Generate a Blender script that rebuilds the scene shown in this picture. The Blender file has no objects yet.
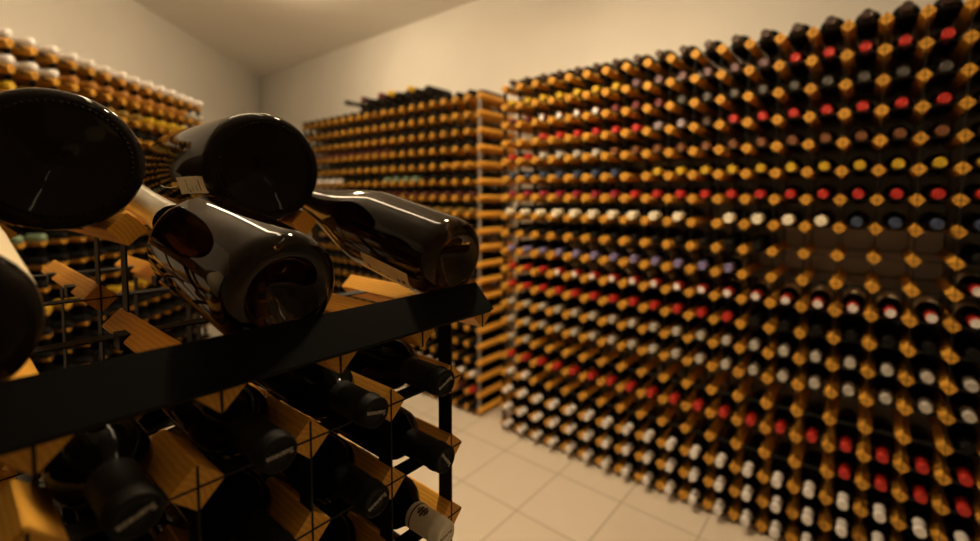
import bpy, bmesh, math, random
from mathutils import Matrix, Vector
random.seed(7)
C = bpy.context.scene.collection
PI = math.pi
H = 1.37                      # lens height above the floor

# ------------------------------------------------------------------ camera
FPX, CX, CY = 453.64, 514.24, 224.58
YAW, PIT, ROL = math.radians(52.01), math.radians(-3.37), math.radians(0.34)
Fw = Vector((math.sin(YAW)*math.cos(PIT), math.cos(YAW)*math.cos(PIT), math.sin(PIT)))
R0 = Vector((math.cos(YAW), -math.sin(YAW), 0))
U0 = R0.cross(Fw)
Rt = R0*math.cos(ROL) + U0*math.sin(ROL)
Up = U0*math.cos(ROL) - R0*math.sin(ROL)
cam = bpy.data.cameras.new('camera')
cam.sensor_width = 36.0
cam.lens = FPX/980*36
cam.shift_x = -(CX-490)/980
cam.shift_y = -(270.5-CY)/980
cam.clip_start = 0.02
cam.dof.use_dof = True
cam.dof.focus_distance = 0.60
cam.dof.aperture_fstop = 1.9
co = bpy.data.objects.new('camera', cam)
co.matrix_world = Matrix(((Rt.x, Up.x, -Fw.x, 0), (Rt.y, Up.y, -Fw.y, 0), (Rt.z, Up.z, -Fw.z, H), (0, 0, 0, 1)))
C.objects.link(co)
bpy.context.scene.camera = co

def project(p):
    q = Vector(p) - Vector((0, 0, H))
    d = q.dot(Fw)
    if d < 0.05:
        return -9999, -9999, d
    return CX + FPX*q.dot(Rt)/d, CY - FPX*q.dot(Up)/d, d

# ------------------------------------------------------------------ materials
def mat(name):
    m = bpy.data.materials.new(name)
    m.use_nodes = True
    nt = m.node_tree
    b = nt.nodes['Principled BSDF']
    return m, nt, b

def simple(name, col, rough=0.5, spec=0.5, metal=0.0, noise=0.0, nscale=40.0, bump=0.0, coat=0.0):
    m, nt, b = mat(name)
    b.inputs['Base Color'].default_value = (*col, 1)
    b.inputs['Roughness'].default_value = rough
    b.inputs['Specular IOR Level'].default_value = spec
    b.inputs['Metallic'].default_value = metal
    b.inputs['Coat Weight'].default_value = coat
    if noise or bump:
        tc = nt.nodes.new('ShaderNodeTexCoord')
        n = nt.nodes.new('ShaderNodeTexNoise')
        n.inputs['Scale'].default_value = nscale
        n.inputs['Detail'].default_value = 4
        nt.links.new(tc.outputs['Object'], n.inputs['Vector'])
        if noise:
            r = nt.nodes.new('ShaderNodeValToRGB')
            lo = [max(0, c*(1-noise)) for c in col]
            hi = [min(1, c*(1+noise)) for c in col]
            r.color_ramp.elements[0].position = 0.3
            r.color_ramp.elements[1].position = 0.7
            r.color_ramp.elements[0].color = (*lo, 1)
            r.color_ramp.elements[1].color = (*hi, 1)
            nt.links.new(n.outputs['Fac'], r.inputs['Fac'])
            nt.links.new(r.outputs['Color'], b.inputs['Base Color'])
        if bump:
            bp = nt.nodes.new('ShaderNodeBump')
            bp.inputs['Strength'].default_value = bump
            bp.inputs['Distance'].default_value = 0.002
            nt.links.new(n.outputs['Fac'], bp.inputs['Height'])
            nt.links.new(bp.outputs['Normal'], b.inputs['Normal'])
    return m

def wood_material(name, light, dark, rings=60.0):
    m, nt, b = mat(name)
    tc = nt.nodes.new('ShaderNodeTexCoord')
    oi = nt.nodes.new('ShaderNodeObjectInfo')
    mul = nt.nodes.new('ShaderNodeVectorMath'); mul.operation = 'MULTIPLY_ADD'
    comb = nt.nodes.new('ShaderNodeCombineXYZ')
    nt.links.new(oi.outputs['Random'], comb.inputs['X'])
    nt.links.new(oi.outputs['Random'], comb.inputs['Z'])
    mul.inputs[1].default_value = (0.11, 0.0, 0.07)
    nt.links.new(comb.outputs[0], mul.inputs[0])
    nt.links.new(tc.outputs['Object'], mul.inputs[2])
    w = nt.nodes.new('ShaderNodeTexWave')
    w.wave_type = 'RINGS'; w.rings_direction = 'Y'
    w.inputs['Scale'].default_value = rings
    w.inputs['Distortion'].default_value = 2.2
    w.inputs['Detail'].default_value = 2
    w.inputs['Detail Scale'].default_value = 0.8
    nt.links.new(mul.outputs[0], w.inputs['Vector'])
    n = nt.nodes.new('ShaderNodeTexNoise')
    mp = nt.nodes.new('ShaderNodeMapping')
    mp.inputs['Scale'].default_value = (180, 9, 180)
    nt.links.new(tc.outputs['Object'], mp.inputs['Vector'])
    nt.links.new(mp.outputs[0], n.inputs['Vector'])
    n.inputs['Scale'].default_value = 1.0
    mx = nt.nodes.new('ShaderNodeMath'); mx.operation = 'MULTIPLY_ADD'
    mx.inputs[1].default_value = 0.55
    nt.links.new(w.outputs['Fac'], mx.inputs[0])
    hlf = nt.nodes.new('ShaderNodeMath'); hlf.operation = 'MULTIPLY'; hlf.inputs[1].default_value = 0.45
    nt.links.new(n.outputs['Fac'], hlf.inputs[0])
    nt.links.new(hlf.outputs[0], mx.inputs[2])
    r = nt.nodes.new('ShaderNodeValToRGB')
    r.color_ramp.elements[0].position = 0.1; r.color_ramp.elements[0].color = (*light, 1)
    r.color_ramp.elements[1].position = 0.9; r.color_ramp.elements[1].color = (*dark, 1)
    nt.links.new(mx.outputs[0], r.inputs['Fac'])
    hs = nt.nodes.new('ShaderNodeHueSaturation')
    mr = nt.nodes.new('ShaderNodeMapRange')
    mr.inputs['To Min'].default_value = 0.88; mr.inputs['To Max'].default_value = 1.1
    nt.links.new(oi.outputs['Random'], mr.inputs['Value'])
    nt.links.new(mr.outputs[0], hs.inputs['Value'])
    nt.links.new(r.outputs['Color'], hs.inputs['Color'])
    nt.links.new(hs.outputs['Color'], b.inputs['Base Color'])
    b.inputs['Roughness'].default_value = 0.55
    b.inputs['Specular IOR Level'].default_value = 0.3
    return m

def glass_material(name, col, transmission, rough=0.03, spec=0.1):
    m, nt, b = mat(name)
    b.inputs['Base Color'].default_value = (*col, 1)
    b.inputs['Roughness'].default_value = rough
    b.inputs['IOR'].default_value = 1.34
    b.inputs['Specular IOR Level'].default_value = spec
    b.inputs['Transmission Weight'].default_value = transmission
    tc = nt.nodes.new('ShaderNodeTexCoord')
    n = nt.nodes.new('ShaderNodeTexNoise')
    n.inputs['Scale'].default_value = 55.0
    nt.links.new(tc.outputs['Object'], n.inputs['Vector'])
    mr = nt.nodes.new('ShaderNodeMapRange')
    mr.inputs['To Min'].default_value = rough*0.7; mr.inputs['To Max'].default_value = rough*1.6
    nt.links.new(n.outputs['Fac'], mr.inputs['Value'])
    nt.links.new(mr.outputs[0], b.inputs['Roughness'])
    return m

M = {}
M['wall'] = simple('painted_plaster', (0.80, 0.775, 0.73), 0.9, 0.2, noise=0.02, nscale=3.0, bump=0.06)
M['ceiling'] = simple('ceiling_paint', (0.90, 0.87, 0.82), 0.95, 0.1, noise=0.015, nscale=2.0)
M['wood'] = wood_material('pine_bar', (0.86, 0.45, 0.062), (0.68, 0.315, 0.034))
M['black_metal'] = simple('black_sheet_steel', (0.007, 0.0067, 0.0063), 0.6, 0.25, noise=0.15, nscale=90)
M['lip_metal'] = simple('black_powder_coat', (0.0028, 0.0027, 0.0025), 0.8, 0.06, noise=0.12, nscale=150, bump=0.03)
M['zinc'] = simple('zinc_sheet_steel', (0.42, 0.41, 0.42), 0.5, 0.5, metal=0.3, noise=0.1, nscale=60)
M['glass'] = glass_material('dark_bottle_glass', (0.005, 0.0045, 0.004), 0.0, 0.06)
M['magnum_glass'] = glass_material('black_magnum_glass', (0.014, 0.011, 0.009), 0.0, 0.02)
M['amber_glass'] = glass_material('amber_magnum_glass', (0.020, 0.009, 0.0018), 0.92, 0.02)
M['paper'] = simple('cream_paper', (0.86, 0.75, 0.52), 0.7, 0.3, noise=0.04, nscale=60)
M['ink'] = simple('printed_ink', (0.05, 0.045, 0.04), 0.7, 0.2)
M['brown_ink'] = simple('brown_print', (0.10, 0.06, 0.03), 0.6, 0.3)
M['grey_ink'] = simple('grey_print', (0.62, 0.59, 0.53), 0.5, 0.4)
M['string'] = simple('white_string', (0.8, 0.78, 0.72), 0.8, 0.2)

CAP = {
    'black': (0.008, 0.0078, 0.0075), 'dark brown': (0.055, 0.028, 0.018), 'gold': (0.62, 0.40, 0.02),
    'mauve': (0.16, 0.09, 0.10), 'red': (0.52, 0.026, 0.018), 'dull red': (0.15, 0.022, 0.022),
    'silver': (0.52, 0.50, 0.46), 'pewter': (0.075, 0.07, 0.066), 'lilac': (0.34, 0.28, 0.33),
    'amber': (0.46, 0.20, 0.04), 'copper': (0.19, 0.07, 0.024), 'navy': (0.045, 0.065, 0.135), 'crimson': (0.32, 0.022, 0.04),
    'cream': (0.88, 0.82, 0.66), 'violet': (0.24, 0.21, 0.44), 'white': (0.80, 0.77, 0.76), 'ivory': (0.90, 0.84, 0.68),
    'green': (0.22, 0.32, 0.22), 'maroon': (0.08, 0.017, 0.017), 'ochre': (0.28, 0.17, 0.03),
}
for k, c in CAP.items():
    M['cap_'+k] = simple('capsule_'+k.replace(' ', '_'), c, 0.6 if k == 'black' else 0.38, 0.12 if k == 'black' else 0.5, metal=0.0 if k in ('cream', 'white', 'black', 'ivory') else 0.15, noise=0.06, nscale=120)

# floor tiles
def tile_material():
    m, nt, b = mat('beige_floor_tile')
    tc = nt.nodes.new('ShaderNodeTexCoord')
    mp = nt.nodes.new('ShaderNodeMapping')
    T = 0.337
    mp.inputs['Location'].default_value = (-1.519/T, -1.1645/T, 0)
    mp.inputs['Scale'].default_value = (1/T, 1/T, 1)
    nt.links.new(tc.outputs['Object'], mp.inputs['Vector'])
    br = nt.nodes.new('ShaderNodeTexBrick')
    br.offset = 0.0
    br.inputs['Scale'].default_value = 1.0
    br.inputs['Brick Width'].default_value = 1.0
    br.inputs['Row Height'].default_value = 1.0
    br.inputs['Mortar Size'].default_value = 0.012
    br.inputs['Mortar Smooth'].default_value = 0.2
    br.inputs['Color1'].default_value = (0.74, 0.66, 0.56, 1)
    br.inputs['Color2'].default_value = (0.71, 0.63, 0.53, 1)
    br.inputs['Mortar'].default_value = (0.47, 0.41, 0.33, 1)
    nt.links.new(mp.outputs[0], br.inputs['Vector'])
    n = nt.nodes.new('ShaderNodeTexNoise')
    n.inputs['Scale'].default_value = 9
    n.inputs['Detail'].default_value = 6
    nt.links.new(tc.outputs['Object'], n.inputs['Vector'])
    mx = nt.nodes.new('ShaderNodeMix'); mx.data_type = 'RGBA'; mx.blend_type = 'MULTIPLY'
    mx.inputs['Factor'].default_value = 0.25
    r = nt.nodes.new('ShaderNodeValToRGB')
    r.color_ramp.elements[0].color = (0.75, 0.73, 0.7, 1); r.color_ramp.elements[1].color = (1, 1, 1, 1)
    nt.links.new(n.outputs['Fac'], r.inputs['Fac'])
    nt.links.new(br.outputs['Color'], mx.inputs['A'])
    nt.links.new(r.outputs['Color'], mx.inputs['B'])
    nt.links.new(mx.outputs['Result'], b.inputs['Base Color'])
    b.inputs['Roughness'].default_value = 0.5
    b.inputs['Specular IOR Level'].default_value = 0.3
    bp = nt.nodes.new('ShaderNodeBump')
    bp.inputs['Strength'].default_value = 0.3; bp.inputs['Distance'].default_value = 0.002
    inv = nt.nodes.new('ShaderNodeMath'); inv.operation = 'SUBTRACT'; inv.inputs[0].default_value = 1.0
    nt.links.new(br.outputs['Fac'], inv.inputs[1])
    nt.links.new(inv.outputs[0], bp.inputs['Height'])
    nt.links.new(bp.outputs['Normal'], b.inputs['Normal'])
    return m
M['tile'] = tile_material()

# ------------------------------------------------------------------ helpers
def mesh_from(name, verts, faces, mats, mi=None, smooth=False):
    me = bpy.data.meshes.new(name)
    me.from_pydata(verts, [], faces)
    for m in mats:
        me.materials.append(m)
    if mi:
        me.polygons.foreach_set('material_index', mi)
    if smooth:
        me.polygons.foreach_set('use_smooth', [True]*len(faces))
    me.update()
    return me

def obj(name, me, parent=None, loc=(0, 0, 0), rot=(0, 0, 0)):
    o = bpy.data.objects.new(name, me)
    C.objects.link(o)
    if parent:
        o.parent = parent
    o.location = loc
    o.rotation_euler = rot
    return o

def thing(name, label, cat, loc=(0, 0, 0), rot=(0, 0, 0), group=None):
    o = obj(name, None, None, loc, rot)
    o.empty_display_size = 0.05
    o['label'] = label
    o['category'] = cat
    if group:
        o['group'] = group
    return o

def box(x0, x1, y0, y1, z0, z1):
    v = [(x, y, z) for z in (z0, z1) for y in (y0, y1) for x in (x0, x1)]
    f = [(0, 2, 3, 1), (4, 5, 7, 6), (0, 1, 5, 4), (2, 6, 7, 3), (0, 4, 6, 2), (1, 3, 7, 5)]
    return v, f

def lathe(profile, seg=24, knurl=None, flip=False):
    """profile: (axial, radius) from base to neck, axis = +Y. knurl: {index: displacement}."""
    v, f = [], []
    rings = []
    for pi_, (a, r) in enumerate(profile):
        if r < 1e-6:
            rings.append([len(v)]); v.append((0, a, 0))
        else:
            ids = []
            for s in range(seg):
                t = 2*PI*s/seg
                d = knurl.get(pi_, 0)*(1 if s % 2 else -1) if knurl else 0
                ids.append(len(v)); v.append((r*math.cos(t), a+d, r*math.sin(t)))
            rings.append(ids)
    for A, B in zip(rings, rings[1:]):
        if len(A) == 1 and len(B) == 1:
            continue
        if len(A) == 1:
            for s in range(seg):
                f.append((A[0], B[(s+1) % seg], B[s])[::-1])
        elif len(B) == 1:
            for s in range(seg):
                f.append((A[s], A[(s+1) % seg], B[0])[::-1])
        else:
            for s in range(seg):
                f.append((A[s], A[(s+1) % seg], B[(s+1) % seg], B[s])[::-1])
    return v, f

def patch(r, y0, y1, a0, a1, na=14, ny=2):
    """strip of a cylinder about +Y; angle 0 = +X, 90deg = +Z"""
    v, f = [], []
    for j in range(ny+1):
        for i in range(na+1):
            t = a0 + (a1-a0)*i/na
            v.append((r*math.cos(t), y0+(y1-y0)*j/ny, r*math.sin(t)))
    for j in range(ny):
        for i in range(na):
            a = j*(na+1)+i
            f.append((a, a+na+1, a+na+2, a+1))
    return v, f

def slab(name, pts, z0, z1, m):
    n = len(pts)
    v = [(x, y, z0) for x, y in pts] + [(x, y, z1) for x, y in pts]
    f = [tuple(range(n))[::-1], tuple(range(n, 2*n))] + [(i, (i+1) % n, n+(i+1) % n, n+i) for i in range(n)]
    o = obj(name, mesh_from(name, v, f, [m]))
    o['kind'] = 'structure'
    return o

# ------------------------------------------------------------------ the room
XW, YB, XL = 2.385, -4.6, -3.4
DC = -3.20                                           # oblique wall: x - y = DC
CORNER = (XW, XW-DC); LEFTC = (XL, XL-DC)
CEIL = H + 1.37
outline = [(XL-.2, YB-.2), (XW+.2, YB-.2), (XW+.2, CORNER[1]+.3), (XW-.1, CORNER[1]+.3), (XL-.2, LEFTC[1]+.2)]
slab('floor', outline, -0.1, 0.0, M['tile'])
slab('ceiling', outline, CEIL, CEIL+.1, M['ceiling'])
slab('wall_right', [(XW, YB-.1), (XW+.1, YB-.1), (XW+.1, CORNER[1]+.24), (XW, CORNER[1])], 0, CEIL, M['wall'])
slab('wall_left', [CORNER, (XW, CORNER[1]+.14), (XL, LEFTC[1]+.14), LEFTC], 0, CEIL, M['wall'])
slab('wall_side', [(XL-.1, YB-.1), (XL, YB-.1), LEFTC, (XL-.1, LEFTC[1])], 0, CEIL, M['wall'])
slab('wall_back', [(XL, YB-.1), (XW, YB-.1), (XW, YB), (XL, YB)], 0, CEIL, M['wall'])

# ------------------------------------------------------------------ rack system
P, PV, HD = 0.105, 0.1027, 0.0225
BL = 0.335
SD, ST = 0.026, 0.0022
CROSS = [(0, -HD), (HD, 0), (0, HD), (-HD, 0)]

def bar_section():
    s, e = [], 0.0018
    for i in range(4):
        a = Vector(CROSS[i]); p_ = Vector(CROSS[i-1]); n_ = Vector(CROSS[(i+1) % 4])
        s.append(a + (p_-a).normalized()*e)
        s.append(a + (n_-a).normalized()*e)
    return s
SEC = bar_section()

def bar_geo(length, dx=0, y0=0, dz=0, mitre=0.0, size=1.0):
    v, f = [], []
    n = len(SEC)
    for y in (0, length):
        for p in SEC:
            yy = y
            if y == 0 and mitre and p.y > 0.0:
                yy = mitre*p.y/HD
            v.append((p.x*size+dx, y0+yy, p.y*size+dz))
    for i in range(n):
        j = (i+1) % n
        f.append((i, j, n+j, n+i))
    f.append(tuple(range(n))[::-1]); f.append(tuple(range(n, 2*n)))
    if mitre:
        f[-2] = (7, 6, 3, 2, 1, 0)
        f.append((6, 5, 4, 3))
        return v, f
    return v, f

def add(acc, geo):
    b = len(acc[0])
    acc[0].extend(geo[0]); acc[1].extend(tuple(i+b for i in q) for q in geo[1])

BARMESH = {}
def bar_mesh(length, mitre=0.0, size=1.0):
    k = (length, mitre, size)
    if k not in BARMESH:
        BARMESH[k] = mesh_from('wood_bar', *bar_geo(length, mitre=mitre, size=size), [M['wood']])
    return BARMESH[k]

def w2(root_loc, rz, p):
    c, s = math.cos(rz), math.sin(rz)
    return (root_loc[0]+c*p[0]-s*p[1], root_loc[1]+s*p[0]+c*p[1], root_loc[2]+p[2])

def grid_rack(label, loc, rz, ncol, zs, steel='black_metal', cap_bars=100, occl=None):
    """bars at local x = i*P, fronts on local y = 0 looking to -y"""
    r = thing('wine_rack', label, 'wine rack', loc, (0, 0, rz))
    cand = []
    for j, z in enumerate(zs):
        for i in range(ncol):
            u, v, d = project(w2(loc, rz, (i*P, 0, z)))
            inside = -15 < u < 995 and -15 < v < 556
            hid = occl(u, v) if occl else False
            cand.append(((0 if inside and not hid else 1), d, i, z))
    cand.sort()
    rest = ([], [])
    for n, (_, d, i, z) in enumerate(cand):
        if n < cap_bars:
            obj('wood_bar', bar_mesh(BL), r, (i*P, 0, z))
        else:
            add(rest, bar_geo(BL, i*P, 0, z))
    if rest[0]:
        o = obj('wood_bar', mesh_from('wood_bar_rest', *rest, [M['wood']]), r)
        o['kind'] = 'stuff'
    zt, zb = max(zs)+HD*0.9, 0.0
    x0, x1 = -HD*0.9, (ncol-1)*P+HD*0.9
    vs = mesh_from('vertical_strap', *box(-ST/2, ST/2, 0, SD, zb, zt), [M['black_metal']])
    ve = mesh_from('end_strap', *box(-ST/2, ST/2, 0, SD, zb, zt), [M[steel]])
    hs = mesh_from('horizontal_strap', *box(x0, x1, 0, SD, -ST/2, ST/2), [M['black_metal']])
    for y in (-0.0006, BL-SD+0.0006):
        for i in range(ncol):
            obj('vertical_strap', ve if i == ncol-1 else vs, r, (i*P, y, 0))
        for z in zs:
            obj('horizontal_strap', hs, r, (0, y, z))
    return r

# ------------------------------------------------------------------ bottles
BORD = [(.020, 0), (.017, .010), (.008, .022), (.002, .029), (0, .033), (.003, .0345), (.008, .0360), (.188, .0360), (.202, .0345), (.214, .0295),
        (.224, .0222), (.233, .0175), (.248, .0153), (.284, .0150), (.300, .0148), (.300, 0)]
BURG = [(.024, 0), (.019, .010), (.009, .022), (.002, .029), (0, .033), (.003, .0345), (.008, .0360), (.150, .0360), (.172, .0342), (.192, .0310),
        (.210, .0250), (.226, .0200), (.245, .0165), (.262, .0153), (.300, .0148), (.300, 0)]
def cap_profile(r=.0168, y0=.240, y1=.303, ring=True):
    p = [(y0-.002, r-.0006), (y0, r+.0004), (y0+.012, r-.0001), (y1-.021, r-.0004)]
    if ring:
        p += [(y1-.020, r+.0006), (y1-.013, r+.0006), (y1-.012, r-.0004)]
    p += [(y1-.002, r-.0005), (y1, r-.0022), (y1-.0004, r*.72), (y1-.0010, r*.68), (y1-.0010, r*.35), (y1-.0004, r*.30), (y1-.0004, 0)]
    return p
MAGS = [(y, r*(1.16 if r > .03 else 1.1 if r > .02 else 1.0)) for y, r in BORD]
GLASS = {'magnum': mesh_from('glass', *lathe(MAGS, 28), [M['glass']], smooth=True), 'bordeaux': mesh_from('glass', *lathe(BORD, 28), [M['glass']], smooth=True),
         'burgundy': mesh_from('glass', *lathe(BURG, 28), [M['glass']], smooth=True)}
RESTP = {'magnum': [MAGS[i] for i in (0, 3, 4, 6, 7, 9, 11, 13, 15)], 'bordeaux': [BORD[i] for i in (0, 3, 4, 6, 7, 9, 11, 13, 15)], 'burgundy': [BURG[i] for i in (0, 3, 4, 6, 7, 9, 11, 13, 15)]}

CAPM = {}
def cap_mesh(style):
    if style in CAPM:
        return CAPM[style]
    r = .0195 if style == 'cream' else .0171
    y0 = .205 if style == 'foil white' else .240
    base = style
    tip = None
    if style == 'long black':
        base, r, y0 = 'black', .0180, .230
    if style == 'red with white end':
        base, tip = 'red', 'white'
    elif style == 'wine red with white end':
        base, tip = 'dull red', 'white'
    elif style == 'foil white':
        base, r = 'white', .0190
    if style == 'foil white':
        prof = [(.196, .0290), (.200, .0272), (.212, .0225), (.235, .0190), (.262, .0172), (.266, .0186), (.292, .0186), (.300, .0165), (.303, .011), (.303, 0)]
    else:
        prof = cap_profile(r, y0)
    v, f = lathe(prof, 24)
    mats = [M['cap_'+base]]
    mi = None
    if tip:
        mats.append(M['cap_'+tip])
        mi = [1 if max(math.hypot(v[i][0], v[i][2]) for i in q) < r*.93 and min(v[i][1] for i in q) > .299 else 0 for q in f]
    me = mesh_from('capsule', v, f, mats, mi, smooth=True)
    CAPM[style] = me
    return me
LABELM = mesh_from('paper_label', *patch(.0363, .070, .186, math.radians(5), math.radians(175), 16), [M['paper']], smooth=True)

def bottle_frame(loc, heading, pitch=0.0):
    """matrix placing local +Y (base to neck) along the heading (angle from world +Y towards +X), raised by pitch"""
    return Matrix.Translation(loc) @ Matrix.Rotation(-heading, 4, 'Z') @ Matrix.Rotation(pitch, 4, 'X')

ORD = ['first', 'second', 'third', 'fourth', 'fifth', 'sixth', 'seventh', 'eighth', 'ninth', 'tenth', 'eleventh', 'twelfth', 'thirteenth', 'fourteenth',
       'fifteenth', 'sixteenth', 'seventeenth', 'eighteenth', 'nineteenth', 'twentieth', 'twenty-first', 'twenty-second']
# every standard bottle: dict(mat, style, shape, label, group, score, text)
ALL = []
def shelve(mtx, style, shape, label, group, weight=1.0, paper=False, text=None, must=False):
    u, v, d = project(mtx @ Vector((0, .303, 0)))
    ok = -12 < u < 992 and -12 < v < 553
    ALL.append(dict(m=mtx, style=style, shape=shape, label=label, group=group, ok=ok, paper=paper, text=text,
                    score=(1e6 if must else (weight/d**2 if ok else -d))))

DZ = 0.0222                                          # bottle axis above the bar centres
def fill_row(loc, rz, cells, z, front, heading, seen_from='far'):
    pass

# --- long rack on the right-hand wall
XR, YR, ZR = 2.0229, 1.6586, 0.6167
NR = 22
zsR = [H+ZR-j*PV for j in range(20)]
RLOC, RRZ = (XR, YR, 0), -PI/2
grid_rack('long floor-to-head-height wall rack of pine bars and black straps, packed with bottles', RLOC, RRZ, NR, zsR)

def runs(*a):
    out = []
    for s, n in a:
        out += [s]*n
    return out
E_ = None
ROWS = [
    runs(('dark brown', 21)),
    runs(('gold', 7), ('mauve', 6), ('red', 8)),
    runs(('wine red with white end', 6), ('dull red', 3), ('pewter', 12)),
    runs((E_, 2), ('red', 6), ('lilac', 2), ('dark brown', 1), ('red', 10)),
    runs(('red', 2), ('silver', 4), ('copper', 15)),
    runs(('navy', 7), (E_, 1), ('gold', 13)),
    runs(('crimson', 7), ('red', 14)),
    runs(('cream', 10), (E_, 1), ('cream', 4), ('navy', 6)),
    runs(('black', 13), (E_, 5), ('black', 3)),
    runs(('violet', 12), (E_, 6), ('red with white end', 3)),
    runs(('red with white end', 21)),
    runs(('red', 12), ('black', 9)),
    runs(('silver', 21)),
    runs(('silver', 21)),
    runs(('silver', 2), (E_, 16), ('black', 3)),
    runs(('red', 21)),
    runs(('white', 2), (E_, 13), ('red', 6)),
    runs(('white', 21)),
    runs(('white', 21)),
    runs(('white', 21)),
]
GROUPNAME = {'red with white end': 'red and white capped'}
for j, row in enumerate(ROWS):
    count = {}
    for i, s in enumerate(row):
        if s is None:
            continue
        count[s] = count.get(s, 0)+1
        shape = 'magnum' if j == 0 else 'burgundy' if j in (7, 12, 13) else 'bordeaux'
        dz = DZ + (0.004 if j in (7, 17, 18, 19) else 0.0085 if j == 0 else 0.0)
        jit = random.uniform(-.004, .004)
        out = .047 if j in (17, 18, 19) else .03 if j == 7 else .014 if j in (15, 16) else .002
        base = w2(RLOC, RRZ, ((i+.5)*P, 0.303-out+jit, zsR[j]+dz+.001))
        rowname = 'bottom row' if j == 19 else 'top row' if j == 0 else ORD[j]+' row down'
        cname = s+'-capped' if 'end' not in s else s.replace(' with white end', '-and-white-capped').replace(' ', '-')
        lab = f'{ORD[count[s]-1]} {cname} bottle from the far end, {rowname}, long wall rack'
        shelve(bottle_frame(base, -PI/2, math.radians(-.55)), s, shape, lab, f'bottles in the long wall rack, {rowname}', weight=0.6 if s == 'black' else 1.0, paper=j in (9, 10))

# --- further rack along the same wall
XM, YM = 2.042, 1.8725
NM = 21
zsM = [H+0.6138-j*PV for j in range(20)]
MLOC = (XM, YM+(NM-1)*P, 0)
hide_front = lambda u, v: (u < 437 and v > 190) or (u < 316 and v > 110)
grid_rack('further wall rack of pine bars with magnums lying on top, beyond the gap', MLOC, RRZ, NM, zsM, 'zinc', occl=hide_front)
MIDC = {3: 'maroon', 5: 'black', 6: 'maroon', 7: 'ochre', 17: 'white', 18: 'red', 19: 'black'}
for j in range(20):
    for i in range(NM-1):
        s = MIDC.get(j, 'black')
        if j == 5:
            s = 'green' if 5 <= i <= 8 else 'white' if 14 <= i <= 18 else 'black'
        if j == 3 and i < 8:
            s = 'black'
        if j == 18 and i % 3:
            s = 'maroon'
        if j in (1, 4, 9, 12) and i in (0, 1, 2):
            continue
        base = (XM+0.283+random.uniform(-.004, .004), YM+(i+.5)*P, zsM[j]+DZ+.0005)
        shelve(bottle_frame(base, -PI/2), s, 'bordeaux', None, None, weight=0.2)

# --- rack on the oblique wall behind
LRZ = PI/4
NL = 17
LF = Vector((1.185, 3.745, 0))                       # front foot of the bar column at the far end
dirL = Vector((math.cos(LRZ), math.sin(LRZ), 0))
LLOC = tuple(LF - dirL*(NL-1)*P)
zsL = [H+0.6167-j*PV for j in range(20)]
hide_left = lambda u, v: v > 175
grid_rack('wall rack of pine bars behind the magnums, white foil necks along its top', LLOC, LRZ, NL, zsL, occl=hide_left)
for j in range(20):
    cnt = 0
    for k in range(NL-1):                             # k = 0 at the far end
        i = NL-2-k
        s = 'black'; lab = None; wgt = 0.25
        if j == 0:
            s = 'foil white'
        elif j == 1:
            s = 'silver' if k < 2 else 'foil white' if k >= 11 else 'amber'
        elif j == 2:
            s = 'gold' if k < 6 or k > 12 else 'ochre'
        elif j == 8:
            s = 'green' if k > 11 else 'black'
        elif j == 11:
            s = 'gold'
        base = w2(LLOC, LRZ, ((i+.5)*P, 0.2555+random.uniform(-.004, .004), zsL[j]+DZ+.0005))
        nm = {'foil white': 'white-foil'}.get(s, s+'-capped')
        if j < 3:
            cnt += 1
            rn = ('top row', 'second row down', 'third row down')[j]
            lab = f'{nm} bottle, {ORD[cnt-1]} from the far end, {rn}, rack behind the magnums'
            wgt = 1.0
        shelve(bottle_frame(base, math.radians(135)), s, 'bordeaux', lab, None if lab is None else 'bottles in the rack behind the magnums', weight=wgt)

# ------------------------------------------------------------------ the near rack with the magnums
XF, YF, ZF = 0.4513, 0.4669, H-0.2628
NF = 8
PT, XT, ZT = 0.1206, 0.5193, H-0.180                # magnum rows
TB = 0.36
near = thing('wine_rack', 'near freestanding rack carrying magnums behind its slanted black lip', 'wine rack', (0, 0, 0))
zsF = [ZF-j*PV for j in range(11)]
for i in range(NF):
    for j in range(11):
        obj('wood_bar', bar_mesh(.098), near, (XF-i*P, YF, zsF[j]))
        obj('rear_bar', bar_mesh(.098), near, (XF-i*P, YF+.232, zsF[j]))
vs = mesh_from('vertical_strap', *box(-ST/2, ST/2, 0, SD, 0, ZT-.004), [M['black_metal']])
hs = mesh_from('horizontal_strap', *box(XF-(NF-1)*P-HD*.9, XF+HD*.9, 0, SD, -ST/2, ST/2), [M['black_metal']])
vlow = mesh_from('vertical_strap', *box(-ST/2, ST/2, 0, SD, 0, ZF+HD*.9), [M['black_metal']])
for y in (YF-.0006, YF+.33-SD+.0006):
    for i in range(NF):
        obj('vertical_strap', vs if i == 0 else vlow, near, (XF-i*P, y, 0))
    for z in zsF:
        obj('horizontal_strap', hs, near, (0, y, z))
NT = 7
tb = mesh_from('magnum_bar', *bar_geo(TB, mitre=0.036), [M['wood']])
for i in range(NT):
    obj('magnum_bar', tb, near, (XT-i*PT, YF, ZT))
XT1 = XT-(NT-1)*PT
for y in (YF+.0003, YF+TB-.085):
    o = obj('horizontal_strap', mesh_from('horizontal_strap', *box(XT1-HD*.9, XT+HD*.9, 0, SD, -ST/2, ST/2), [M['black_metal']]), near, (0, y, ZT))
# slit lines in the magnum bar ends: the front vertical straps
vt = mesh_from('vertical_strap', *box(-ST/2, ST/2, -.0006, SD, ZT-HD*.96, ZT-.001), [M['black_metal']])
for i in range(NT):
    obj('vertical_strap', vt, near, (XT-i*PT, YF, 0))
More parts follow.
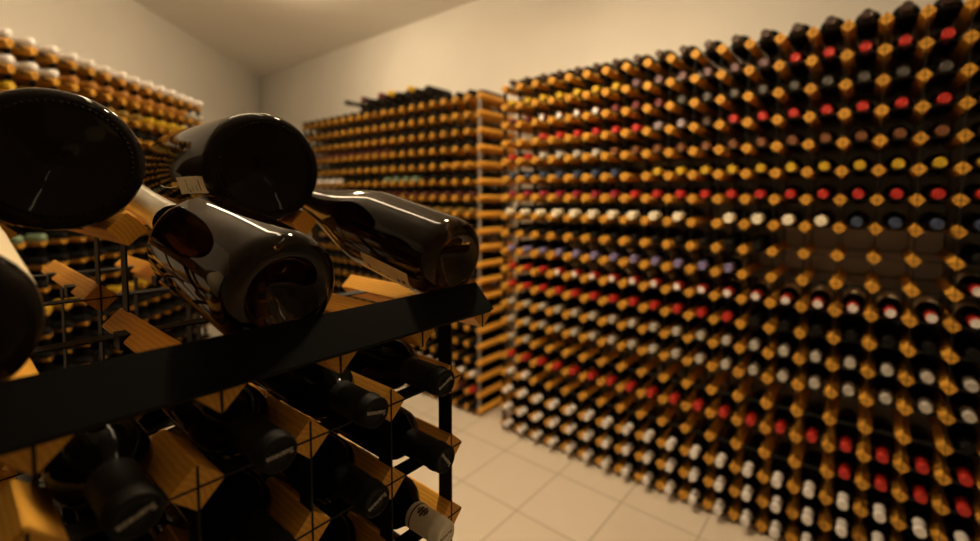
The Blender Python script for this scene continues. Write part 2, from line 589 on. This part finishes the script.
# the black lip: a folded plate along the front
def lip_geo():
    x0, x1 = XT1-.03, 0.5300
    y_u, z_u, y_l, z_l, t = 0.4925, H-.1365, 0.4545, H-.1740, .0022
    n = Vector((0, -(z_u-z_l), (y_u-y_l))).normalized()   # outward (towards -y, +z)
    n = Vector((0, -abs(n.y), abs(n.z)))
    prof = [(y_l, z_l), (y_u, z_u), (y_u+.004, z_u-.001), (y_u+.004, z_u-.004), (y_u-n.y*0+.0005, z_u-.0035), (y_l+.0018, z_l-.0016)]
    prof = [(y+n.y*.002, z+n.z*.002) for y, z in prof]
    m = len(prof)
    v = [(x0, y, z) for y, z in prof]+[(x1, y, z) for y, z in prof]
    f = [tuple(range(m)), tuple(range(m, 2*m))[::-1]]+[(i, m+i, m+(i+1) % m, (i+1) % m) for i in range(m)]
    return v, f
obj('front_lip', mesh_from('front_lip', *lip_geo(), [M['lip_metal']]), near)
# upper tier: long bars behind, carrying the two biggest bottles
ZU, YU = H-.0450, .775
YR2 = 0.954
UB = mesh_from('upper_bar', *bar_geo(0.56), [M['wood']])
RB = bar_mesh(0.44)
top = ZU+HD*.9
v1 = mesh_from('vertical_strap', *box(-ST/2, ST/2, 0, SD, ZT-.02, top), [M['black_metal']])
v2 = mesh_from('vertical_strap', *box(-ST/2, ST/2, 0, SD, 0, top), [M['black_metal']])
v3 = mesh_from('vertical_strap', *box(-ST/2, ST/2, 0, SD, 0, H-.163+HD*.9), [M['black_metal']])
h1 = mesh_from('horizontal_strap', *box(XT1-HD*.9, XT+HD*.9, 0, SD, -ST/2, ST/2), [M['black_metal']])
for i in range(NT):
    x = XT-i*PT
    if i:
        obj('upper_bar', UB, near, (x, YU, ZU))
    obj('magnum_bar', RB, near, (x, YR2, H-.163))
    if i:
        obj('vertical_strap', v1, near, (x, YU+.012, 0))
    obj('vertical_strap', v2, near, (x, YR2-.0006, 0))
    obj('vertical_strap', v3, near, (x, YR2+.35, 0))
obj('horizontal_strap', h1, near, (0, YR2-.0006, ZU-.006))
obj('horizontal_strap', h1, near, (0, YU+.53, ZU-.006))
obj('horizontal_strap', h1, near, (0, YR2-.0006, H-.163))
obj('horizontal_strap', h1, near, (0, YR2+.35, H-.163))
# lower rows of the rear half, each cradle filled with a dark bottle
for j in range(1, 4):
    z = H-.163-PT*(j+1)
    for i in range(NT):
        obj('rear_bar', bar_mesh(.30), near, (XT-i*PT, YR2, z))
    obj('horizontal_strap', h1, near, (0, YR2-.0006, z))
# small black clips where cross straps pass the magnum bars
clip = mesh_from('clip', *box(-.006, .006, 0, .030, -.009, .009), [M['black_metal']])
for i in range(1, NT):
    for y, z in ((YF+.245, ZT), (YR2+.10, H-.163), (YR2+.30, H-.163)):
        obj('clip', clip, near, (XT-i*PT-HD*.85, y, z))

# bottles in the near rack
NEAR = {(0, 0): 'black', (0, 1): 'black', (0, 2): 'ivory', (1, 0): 'black', (1, 1): 'black', (1, 2): 'ivory', (2, 0): 'black', (2, 1): 'black', (2, 2): 'black',
        (3, 0): 'black', (3, 1): 'black', (3, 2): 'black', (0, 3): 'ivory', (1, 3): 'ivory', (2, 3): 'black', (4, 0): 'black', (4, 1): 'black', (4, 2): 'black',
        (5, 0): 'black', (5, 1): 'black'}
TILT = {(0, 0): 24, (1, 0): -14, (0, 1): -55, (1, 1): 22, (2, 0): 2, (3, 0): 18, (0, 2): 6, (2, 1): 30, (3, 1): -25}
for (i, j), s in NEAR.items():
    cx = XF-(i+.5)*P
    base = (cx, .4220+.303, zsF[j]+DZ+.0004)
    col = ORD[i]
    rn = ('row just under the black lip', 'second row under the black lip', 'third row under the black lip', 'fourth row under the black lip')[j]
    lab = f'{s}-capped bottle, {col} column from the aisle end, {rn}'
    shelve(bottle_frame(base, PI, math.radians(0.0)), 'long black' if s == 'black' else s, 'bordeaux', lab, 'bottles in the near rack', text=TILT.get((i, j)), must=True)

for j in range(1, 4):
    for i in range(6):
        shelve(bottle_frame((XT-(i+.5)*PT, YR2+.03, H-.163-PT*(j+1)+.0135), 0), 'black', 'bordeaux', None, None)
# ------------------------------------------------------------------ make the bottles
def text_mesh(word, size, m, extr=.0002):
    cu = bpy.data.curves.new('lettering', 'FONT')
    cu.body = word; cu.size = size; cu.align_x = 'CENTER'; cu.align_y = 'CENTER'; cu.extrude = extr
    o = bpy.data.objects.new('lettering', cu)
    C.objects.link(o)
    me = bpy.data.meshes.new_from_object(o.evaluated_get(bpy.context.evaluated_depsgraph_get()))
    bpy.data.objects.remove(o)
    me.materials.clear(); me.materials.append(m)
    return me
TXT = {'black': text_mesh('Suaneoa', .0074, M['grey_ink']), 'white': text_mesh('SALMOTE', .0050, M['brown_ink'])}

ALL.sort(key=lambda b: -b['score'])
LIMIT = 300
chosen = [b for b in ALL if b['label']][:LIMIT]
ids = {id(b) for b in chosen}
rest = [b for b in ALL if id(b) not in ids]
crest_done = False
for b in chosen:
    o = thing('wine_bottle', b['label'], 'wine bottle', group=b['group'])
    o.matrix_world = b['m']
    obj('glass', GLASS[b['shape']], o)
    c = obj('capsule', cap_mesh(b['style']), o)
    c['label'] = f"{b['style'].replace('long ', '')} capsule"
    if b['paper']:
        obj('paper_label', LABELM, o)
    if b['text'] is not None:
        t = obj('lettering', TXT['white' if b['style'] == 'ivory' else 'black'], c)
        t.matrix_local = Matrix.Translation((0, .3027, 0)) @ Matrix.Rotation(math.radians(b['text']), 4, 'Y') @ Matrix.Rotation(PI/2, 4, 'X') @ Matrix.Rotation(PI, 4, 'Y') @ Matrix.Rotation(PI, 4, 'Z')
        if b['style'] == 'ivory':
            # crest and band printed on the sleeve, near the top
            acc = ([], [])
            add(acc, patch(.0177, .246, .2485, 0, 2*PI, 32, 1))
            for (ya, yb, aa, ab) in ((.2555, .2665, 84, 89), (.2545, .2590, 74, 84), (.2600, .2640, 70, 84), (.2650, .2685, 76, 84), (.2545, .2590, 89, 99),
                                     (.2600, .2640, 89, 103), (.2650, .2685, 89, 97), (.2520, .2545, 82, 92), (.2670, .2700, 83, 90)):
                add(acc, patch(.0177, ya, yb, math.radians((aa-87)*1.5+78), math.radians((ab-87)*1.5+78), 3, 1))
            e = obj('printed_crest', mesh_from('printed_crest', *acc, [M['brown_ink']]), c)

acc_v, acc_f, acc_m = [], [], []
capmats = [M['glass']]+[M['cap_'+k] for k in CAP]
capidx = {k: n+1 for n, k in enumerate(CAP)}
LOWCAP = {}
for b in rest:
    s = b['style']
    key = {'red with white end': 'red', 'wine red with white end': 'dull red', 'foil white': 'white', 'long black': 'black'}.get(s, s)
    g = lathe(RESTP[b['shape']], 14)
    cp = lathe([(.206, .0255), (.225, .0205), (.262, .0186), (.296, .0186), (.303, .013), (.303, 0)] if s == 'foil white' else
               [(.240, .0170), (.283, .0166), (.300, .0164), (.303, .0146), (.303, 0)], 14)
    for (v, f), mi in ((g, 0), (cp, capidx[key])):
        n0 = len(acc_v)
        acc_v.extend(tuple(b['m'] @ Vector(p)) for p in v)
        acc_f.extend(tuple(i+n0 for i in q) for q in f)
        acc_m.extend([mi]*len(f))
o = obj('wine_bottle', mesh_from('wine_bottle_rest', acc_v, acc_f, capmats, acc_m, smooth=True))
o['kind'] = 'stuff'; o['label'] = 'the remaining small bottles lying deep in the wall racks and behind the magnums'; o['category'] = 'wine bottle'

# ------------------------------------------------------------------ magnums
def magnum_profile(r, body, length, neck=None, style='champagne', punt=None, shoulder=.33):
    neck = neck or (.0165 if r < .06 else .021 if r < .07 else .024)
    punt = punt or r*.5
    if style == 'champagne':
        p = [(punt, 0), (punt-.002, r*.10), (punt*.80, r*.25), (punt*.45, r*.42), (punt*.16, r*.54), (.0022, r*.61), (0, r*.68), (.0006, r*.77),
             (.0030, r*.86), (.0068, r*.925), (.0115, r*.965), (.0175, r*.99), (.024, r)]
    else:
        p = [(punt*.62, 0), (punt*.62, r*.05), (punt*.58, r*.09), (punt*.52, r*.11), (punt*.40, r*.34), (punt*.26, r*.55), (punt*.12, r*.70), (.0030, r*.77),
             (.0004, r*.82), (.0008, r*.87), (.004, r*.925), (.009, r*.965), (.016, r*.99), (.024, r)]
    p += [(body*.5, r), (body, r)]
    n = 9
    y1 = length-shoulder*length if style == 'champagne' else length-.25*length
    for k in range(1, n+1):
        t = k/n
        s = t*t*(3-2*t)
        if style == 'champagne':
            s = t**1.55*(2-t**1.2) if t < 1 else 1
            s = min(1, s)
        p.append((body+(y1-body)*t, r+(neck-r)*s))
    p += [(length-.03, neck*.95), (length-.029, neck*1.08), (length-.018, neck*1.08), (length-.017, neck*.95), (length, neck*.93), (length, 0)]
    return p

def magnum(label, mtx, glass, r=.0575, body=.20, length=.37, style='champagne', capsule=None, cap_from=.1, group='magnums lying on the near rack', shoulder=.33, seg=128, lab=None, name='magnum_bottle'):
    o = thing(name, label, 'magnum bottle', group=group)
    o.matrix_world = mtx
    prof = magnum_profile(r, body, length, style=style, shoulder=shoulder)
    gv, gf = lathe(prof, seg)
    if seg > 60:
        n = 66
        rk, yk = (r*.795, .0012) if style != 'champagne' else (r*.895, .0082)
        bm = bmesh.new()
        bmesh.ops.create_icosphere(bm, subdivisions=2, radius=.0027 if style != 'champagne' else .0016)
        sv = [v.co.copy() for v in bm.verts]; sf = [tuple(v.index for v in f.verts) for f in bm.faces]
        bm.free()
        for k in range(n):
            t = 2*PI*k/n
            b0 = len(gv)
            gv.extend((v.x+rk*math.cos(t), v.y+yk, v.z+rk*math.sin(t)) for v in sv)
            gf.extend(tuple(i+b0 for i in q) for q in sf)
    obj('glass', mesh_from('glass', gv, gf, [M[glass]], smooth=True), o)
    if capsule:
        rr = .0178 if r < .06 else .0218
        cp = [(length-cap_from, rr+.004), (length-cap_from+.002, rr+.0042), (length-cap_from*.75, rr+.0012), (length-.031, rr), (length-.030, rr+.0014), (length-.017, rr+.0014), (length-.016, rr), (length+.001, rr-.001), (length+.003, rr-.004), (length+.003, 0)]
        c = obj('capsule', mesh_from('capsule', *lathe(cp, 48), [M['cap_'+capsule]], smooth=True), o)
        c['label'] = f'{capsule} foil capsule'
    if lab:
        y0, y1, a0, a1 = lab
        l = obj('paper_label', mesh_from('paper_label', *patch(r+.0004, y0, y1, math.radians(a0), math.radians(a1), 20), [M['paper']], smooth=True), o)
        return o, l
    return o, None

Z = lambda z: H+z
CL = [XT-(i+.5)*PT for i in range(6)]                # cradle centres, from the aisle end
m1, _ = magnum('huge bottle, its dark dotted base nearest the lens, upper tier', bottle_frame((CL[3]-.002, .765, Z(.0425)), 0, 0), 'magnum_glass', r=.0862, body=.33, length=.57, style='bordeaux')
m2, l2 = magnum('huge bottle on the upper tier, its round dotted base above the cream-necked one', bottle_frame((CL[1]-.001, .765, Z(.0465)), 0, 0), 'magnum_glass', r=.0893, body=.33, length=.57, style='bordeaux', lab=(.024, .055, 191, 208))
def aimed(base, through):
    d = Vector(through)-Vector(base)
    return bottle_frame(base, math.atan2(d.x, d.y), math.atan2(d.z, math.hypot(d.x, d.y)))
m3, _ = magnum('cream-necked magnum tilted up behind the lip, price tag at its neck', aimed((CL[2]+.015, .495, Z(-.1065)), (CL[2]-.001, .79, Z(-.041))), 'amber_glass', r=.0670, body=.19, length=.50, shoulder=.38, capsule='cream', cap_from=.185)
m4, l4 = magnum('amber magnum tilted up at the aisle end of the black lip', aimed((CL[0]+.029, .493, Z(-.1000)), (CL[0]+.010, .79, Z(-.028))), 'amber_glass', r=.0670, body=.18, length=.50, shoulder=.14, lab=(.035, .145, 198, 230))
m5, l5 = magnum('magnum cut off by the picture edge, broad cream label on its side', aimed((CL[4]+.009, .496, Z(-.100)), (CL[4], .79, Z(-.039))), 'magnum_glass', r=.0670, body=.19, length=.50, shoulder=.38, lab=(.026, .19, -35, 150))

# printed lines on the label of the tilted magnum
acc = ([], [])
rl = .0670+.0007
for (y0, y1, a0, a1) in ((.045, .052, 214, 220), (.058, .064, 216, 222), (.085, .088, 219, 224), (.105, .108, 217, 222), (.130, .134, 214, 224), (.142, .1435, 206, 226)):
    add(acc, patch(rl, y0, y1, math.radians(a0), math.radians(a1), 4, 1))
obj('printed_lines', mesh_from('printed_lines', *acc, [M['ink']]), l4)

# tag on a string at the neck of the cream-necked magnum
def tube(pts, r, seg=6):
    v, f = [], []
    for k, p in enumerate(pts):
        d = (Vector(pts[min(k+1, len(pts)-1)])-Vector(pts[max(k-1, 0)])).normalized()
        a = d.orthogonal().normalized(); b = d.cross(a)
        for s in range(seg):
            t = 2*PI*s/seg
            v.append(tuple(Vector(p)+a*(r*math.cos(t))+b*(r*math.sin(t))))
    for k in range(len(pts)-1):
        for s in range(seg):
            f.append((k*seg+s, k*seg+(s+1) % seg, (k+1)*seg+(s+1) % seg, (k+1)*seg+s))
    return v, f
def unproject(u, v, y):
    """point on the plane world Y = y seen at pixel (u, v)"""
    d = Fw + Rt*((u-CX)/FPX) + Up*((CY-v)/FPX)
    return Vector((0, 0, H)) + d*(y/d.y)
TAGY = 0.755
tc_ = [unproject(*q, TAGY+dy) for q, dy in (((176, 177.5), 0), ((198.5, 176), -.0), ((205, 193), 0), ((182, 194), 0))]
tag = thing('price_tag', 'small white paper tag on a string, hanging at the cream neck', 'tag', tuple(tc_[3]))
off = Vector(tc_[3])
th = Vector((0, .0006, 0))
vv = [tuple(p-off) for p in tc_]+[tuple(p-off+th) for p in tc_]
obj('paper', mesh_from('paper', vv, [(0, 1, 2, 3), (7, 6, 5, 4), (0, 4, 5, 1), (1, 5, 6, 2), (2, 6, 7, 3), (3, 7, 4, 0)], [M['paper']]), tag)
def tagpt(s, t):
    return (tc_[0]*(1-s)+tc_[1]*s)*(1-t)+(tc_[3]*(1-s)+tc_[2]*s)*t-off-Vector((0, .0004, 0))
acc = ([], [])
for s, t0, t1, w in ((.33, .15, .8, .02), (.52, .6, .85, .02), (.70, .55, .85, .02), (.86, .2, .85, .035), (.40, .75, .92, .03)):
    q = [tagpt(s, t0), tagpt(s+w, t0), tagpt(s+w, t1), tagpt(s, t1)]
    b0 = len(acc[0]); acc[0].extend(tuple(p) for p in q); acc[1].append((b0, b0+1, b0+2, b0+3))
obj('printed_lines', mesh_from('printed_lines', *acc, [M['ink']]), tag)
sp = [unproject(u, v, TAGY+dy)-off for u, v, dy in ((178.5, 185, 0), (175, 187, .02), (170, 187.8, .05), (165, 187.3, .08), (160.5, 185.2, .11))]
obj('string', mesh_from('string', *tube([tuple(p) for p in sp], .0006), [M['string']]), tag)

# magnums lying on the further wall rack
for n, (k, s) in enumerate(((5, 'gold'), (7, 'gold'), (8, 'dull red'), (10, 'maroon'), (12, 'black'))):
    zc = zsM[0]+DZ+.0725
    words = ['yellow-tipped magnum nearest the wall gap', 'second yellow-tipped magnum', 'red-tipped magnum beside a yellow-tipped one', 'maroon-tipped magnum', 'black-tipped magnum, farthest along']
    magnum(words[n]+' lying on top of the further rack', bottle_frame((XM+.262, YM+k*P, zc), -PI/2), 'magnum_glass', r=.052, body=.2, length=.36, capsule=s, cap_from=.034, group='magnums on top of the further rack', seg=32)

# ------------------------------------------------------------------ lamps and added fill lights
def lamp(label, x, y, lx, ly, power, col=(1.0, .75, .455), drop=.22):
    """linear luminaire hanging on two rods: slim tray on top, a glowing diffuser tube below it"""
    t = thing('ceiling_lamp', label, 'ceiling lamp', (x, y, CEIL))
    h = lx*.9
    obj('tray', mesh_from('tray', *box(-lx*.35, lx*.35, -ly/2, ly/2, -drop, -drop+.012), [M['zinc']]), t)
    for s_ in (-1, 1):
        obj('rod', mesh_from('rod', *box(-.004, .004, s_*ly*.4-.004, s_*ly*.4+.004, -drop+.012, 0), [M['zinc']]), t)
    m, nt, b = mat('lamp_diffuser')
    b.inputs['Base Color'].default_value = (.8, .8, .8, 1)
    b.inputs['Emission Color'].default_value = (*col, 1)
    b.inputs['Emission Strength'].default_value = power/(PI*2*(lx+h)*ly)
    v, f = lathe([(-ly/2, 0), (-ly/2, lx/2), (ly/2, lx/2), (ly/2, 0)], 16)
    v = [(p[0], p[1], p[2]-drop-lx/2) for p in v]
    obj('diffuser', mesh_from('diffuser', v, f, [m]), t)
    return t
def floor_fill(label, x, y, power, col=(1.0, .75, .455), r=.07):  # unseen fill light, added to brighten the aisle floor
    t = thing('added_floor_fill', label, 'ceiling lamp', (x, y, CEIL))
    v, f = lathe([(0, r), (0, r+.012), (-.014, r+.012), (-.020, r+.002), (-.020, r), (0, r)], 28)
    v = [(p[0], p[2], p[1]) for p in v]
    obj('trim_ring', mesh_from('trim_ring', v, f, [M['zinc']], smooth=False), t)
    m, nt, b = mat('floor_fill_glow')
    b.inputs['Base Color'].default_value = (.8, .8, .8, 1)
    b.inputs['Emission Color'].default_value = (*col, 1)
    b.inputs['Emission Strength'].default_value = power/(PI*PI*r*r)
    v, f = lathe([(-.006, 0), (-.006, r), (-.001, r), (-.001, 0)], 28)
    v = [(p[0], p[2], p[1]) for p in v]
    obj('diffuser', mesh_from('diffuser', v, f, [m]), t)
def far_fill(label, x, y, power, col=(1.0, .75, .455), r=.10, h=.065):  # unseen fill added and shaped to light the far ceiling and walls
    t = thing('added_far_fill', label, 'ceiling lamp', (x, y, CEIL))
    turn = lambda v: [(p[0], p[2], p[1]) for p in v]
    v, f = lathe([(0, r+.006), (-.014, r+.006), (-.014, r-.002), (0, r-.002)], 28)
    obj('base_ring', mesh_from('base_ring', turn(v), f, [M['zinc']]), t)
    m, nt, b = mat('far_fill_glow')
    b.inputs['Base Color'].default_value = (.8, .8, .8, 1)
    b.inputs['Emission Color'].default_value = (*col, 1)
    b.inputs['Emission Strength'].default_value = power/(PI*PI*r*(r+1.2*h))
    v, f = lathe([(-h*math.sin(a*PI/16), r*math.cos(a*PI/16) if a < 8 else 0) for a in range(9)], 28)
    obj('diffuser', mesh_from('diffuser', turn(v), f, [m], smooth=True), t)
#LAMPS AND FILLS
lamp('long warm tube lamp hanging above the rear of the near rack', .64, 1.78, .075, 2.0, 37)
lamp('shorter warm tube lamp hanging above the lens side of the near rack', .75, -.25, .035, .9, 2.6)
floor_fill('added fill light, unseen, over the aisle beside the near rack', 1.15, .95, 34)
far_fill('added fill light, unseen, over the aisle by the further rack', 1.42, 2.92, 25)

w = bpy.data.worlds.new('world'); bpy.context.scene.world = w
w.use_nodes = True
w.node_tree.nodes['Background'].inputs['Color'].default_value = (0, 0, 0, 1)
vsn = bpy.context.scene.view_settings
vsn.view_transform = 'Standard'; vsn.look = 'None'; vsn.gamma = 1.0; vsn.use_curve_mapping = False
vsn.exposure = 0.0
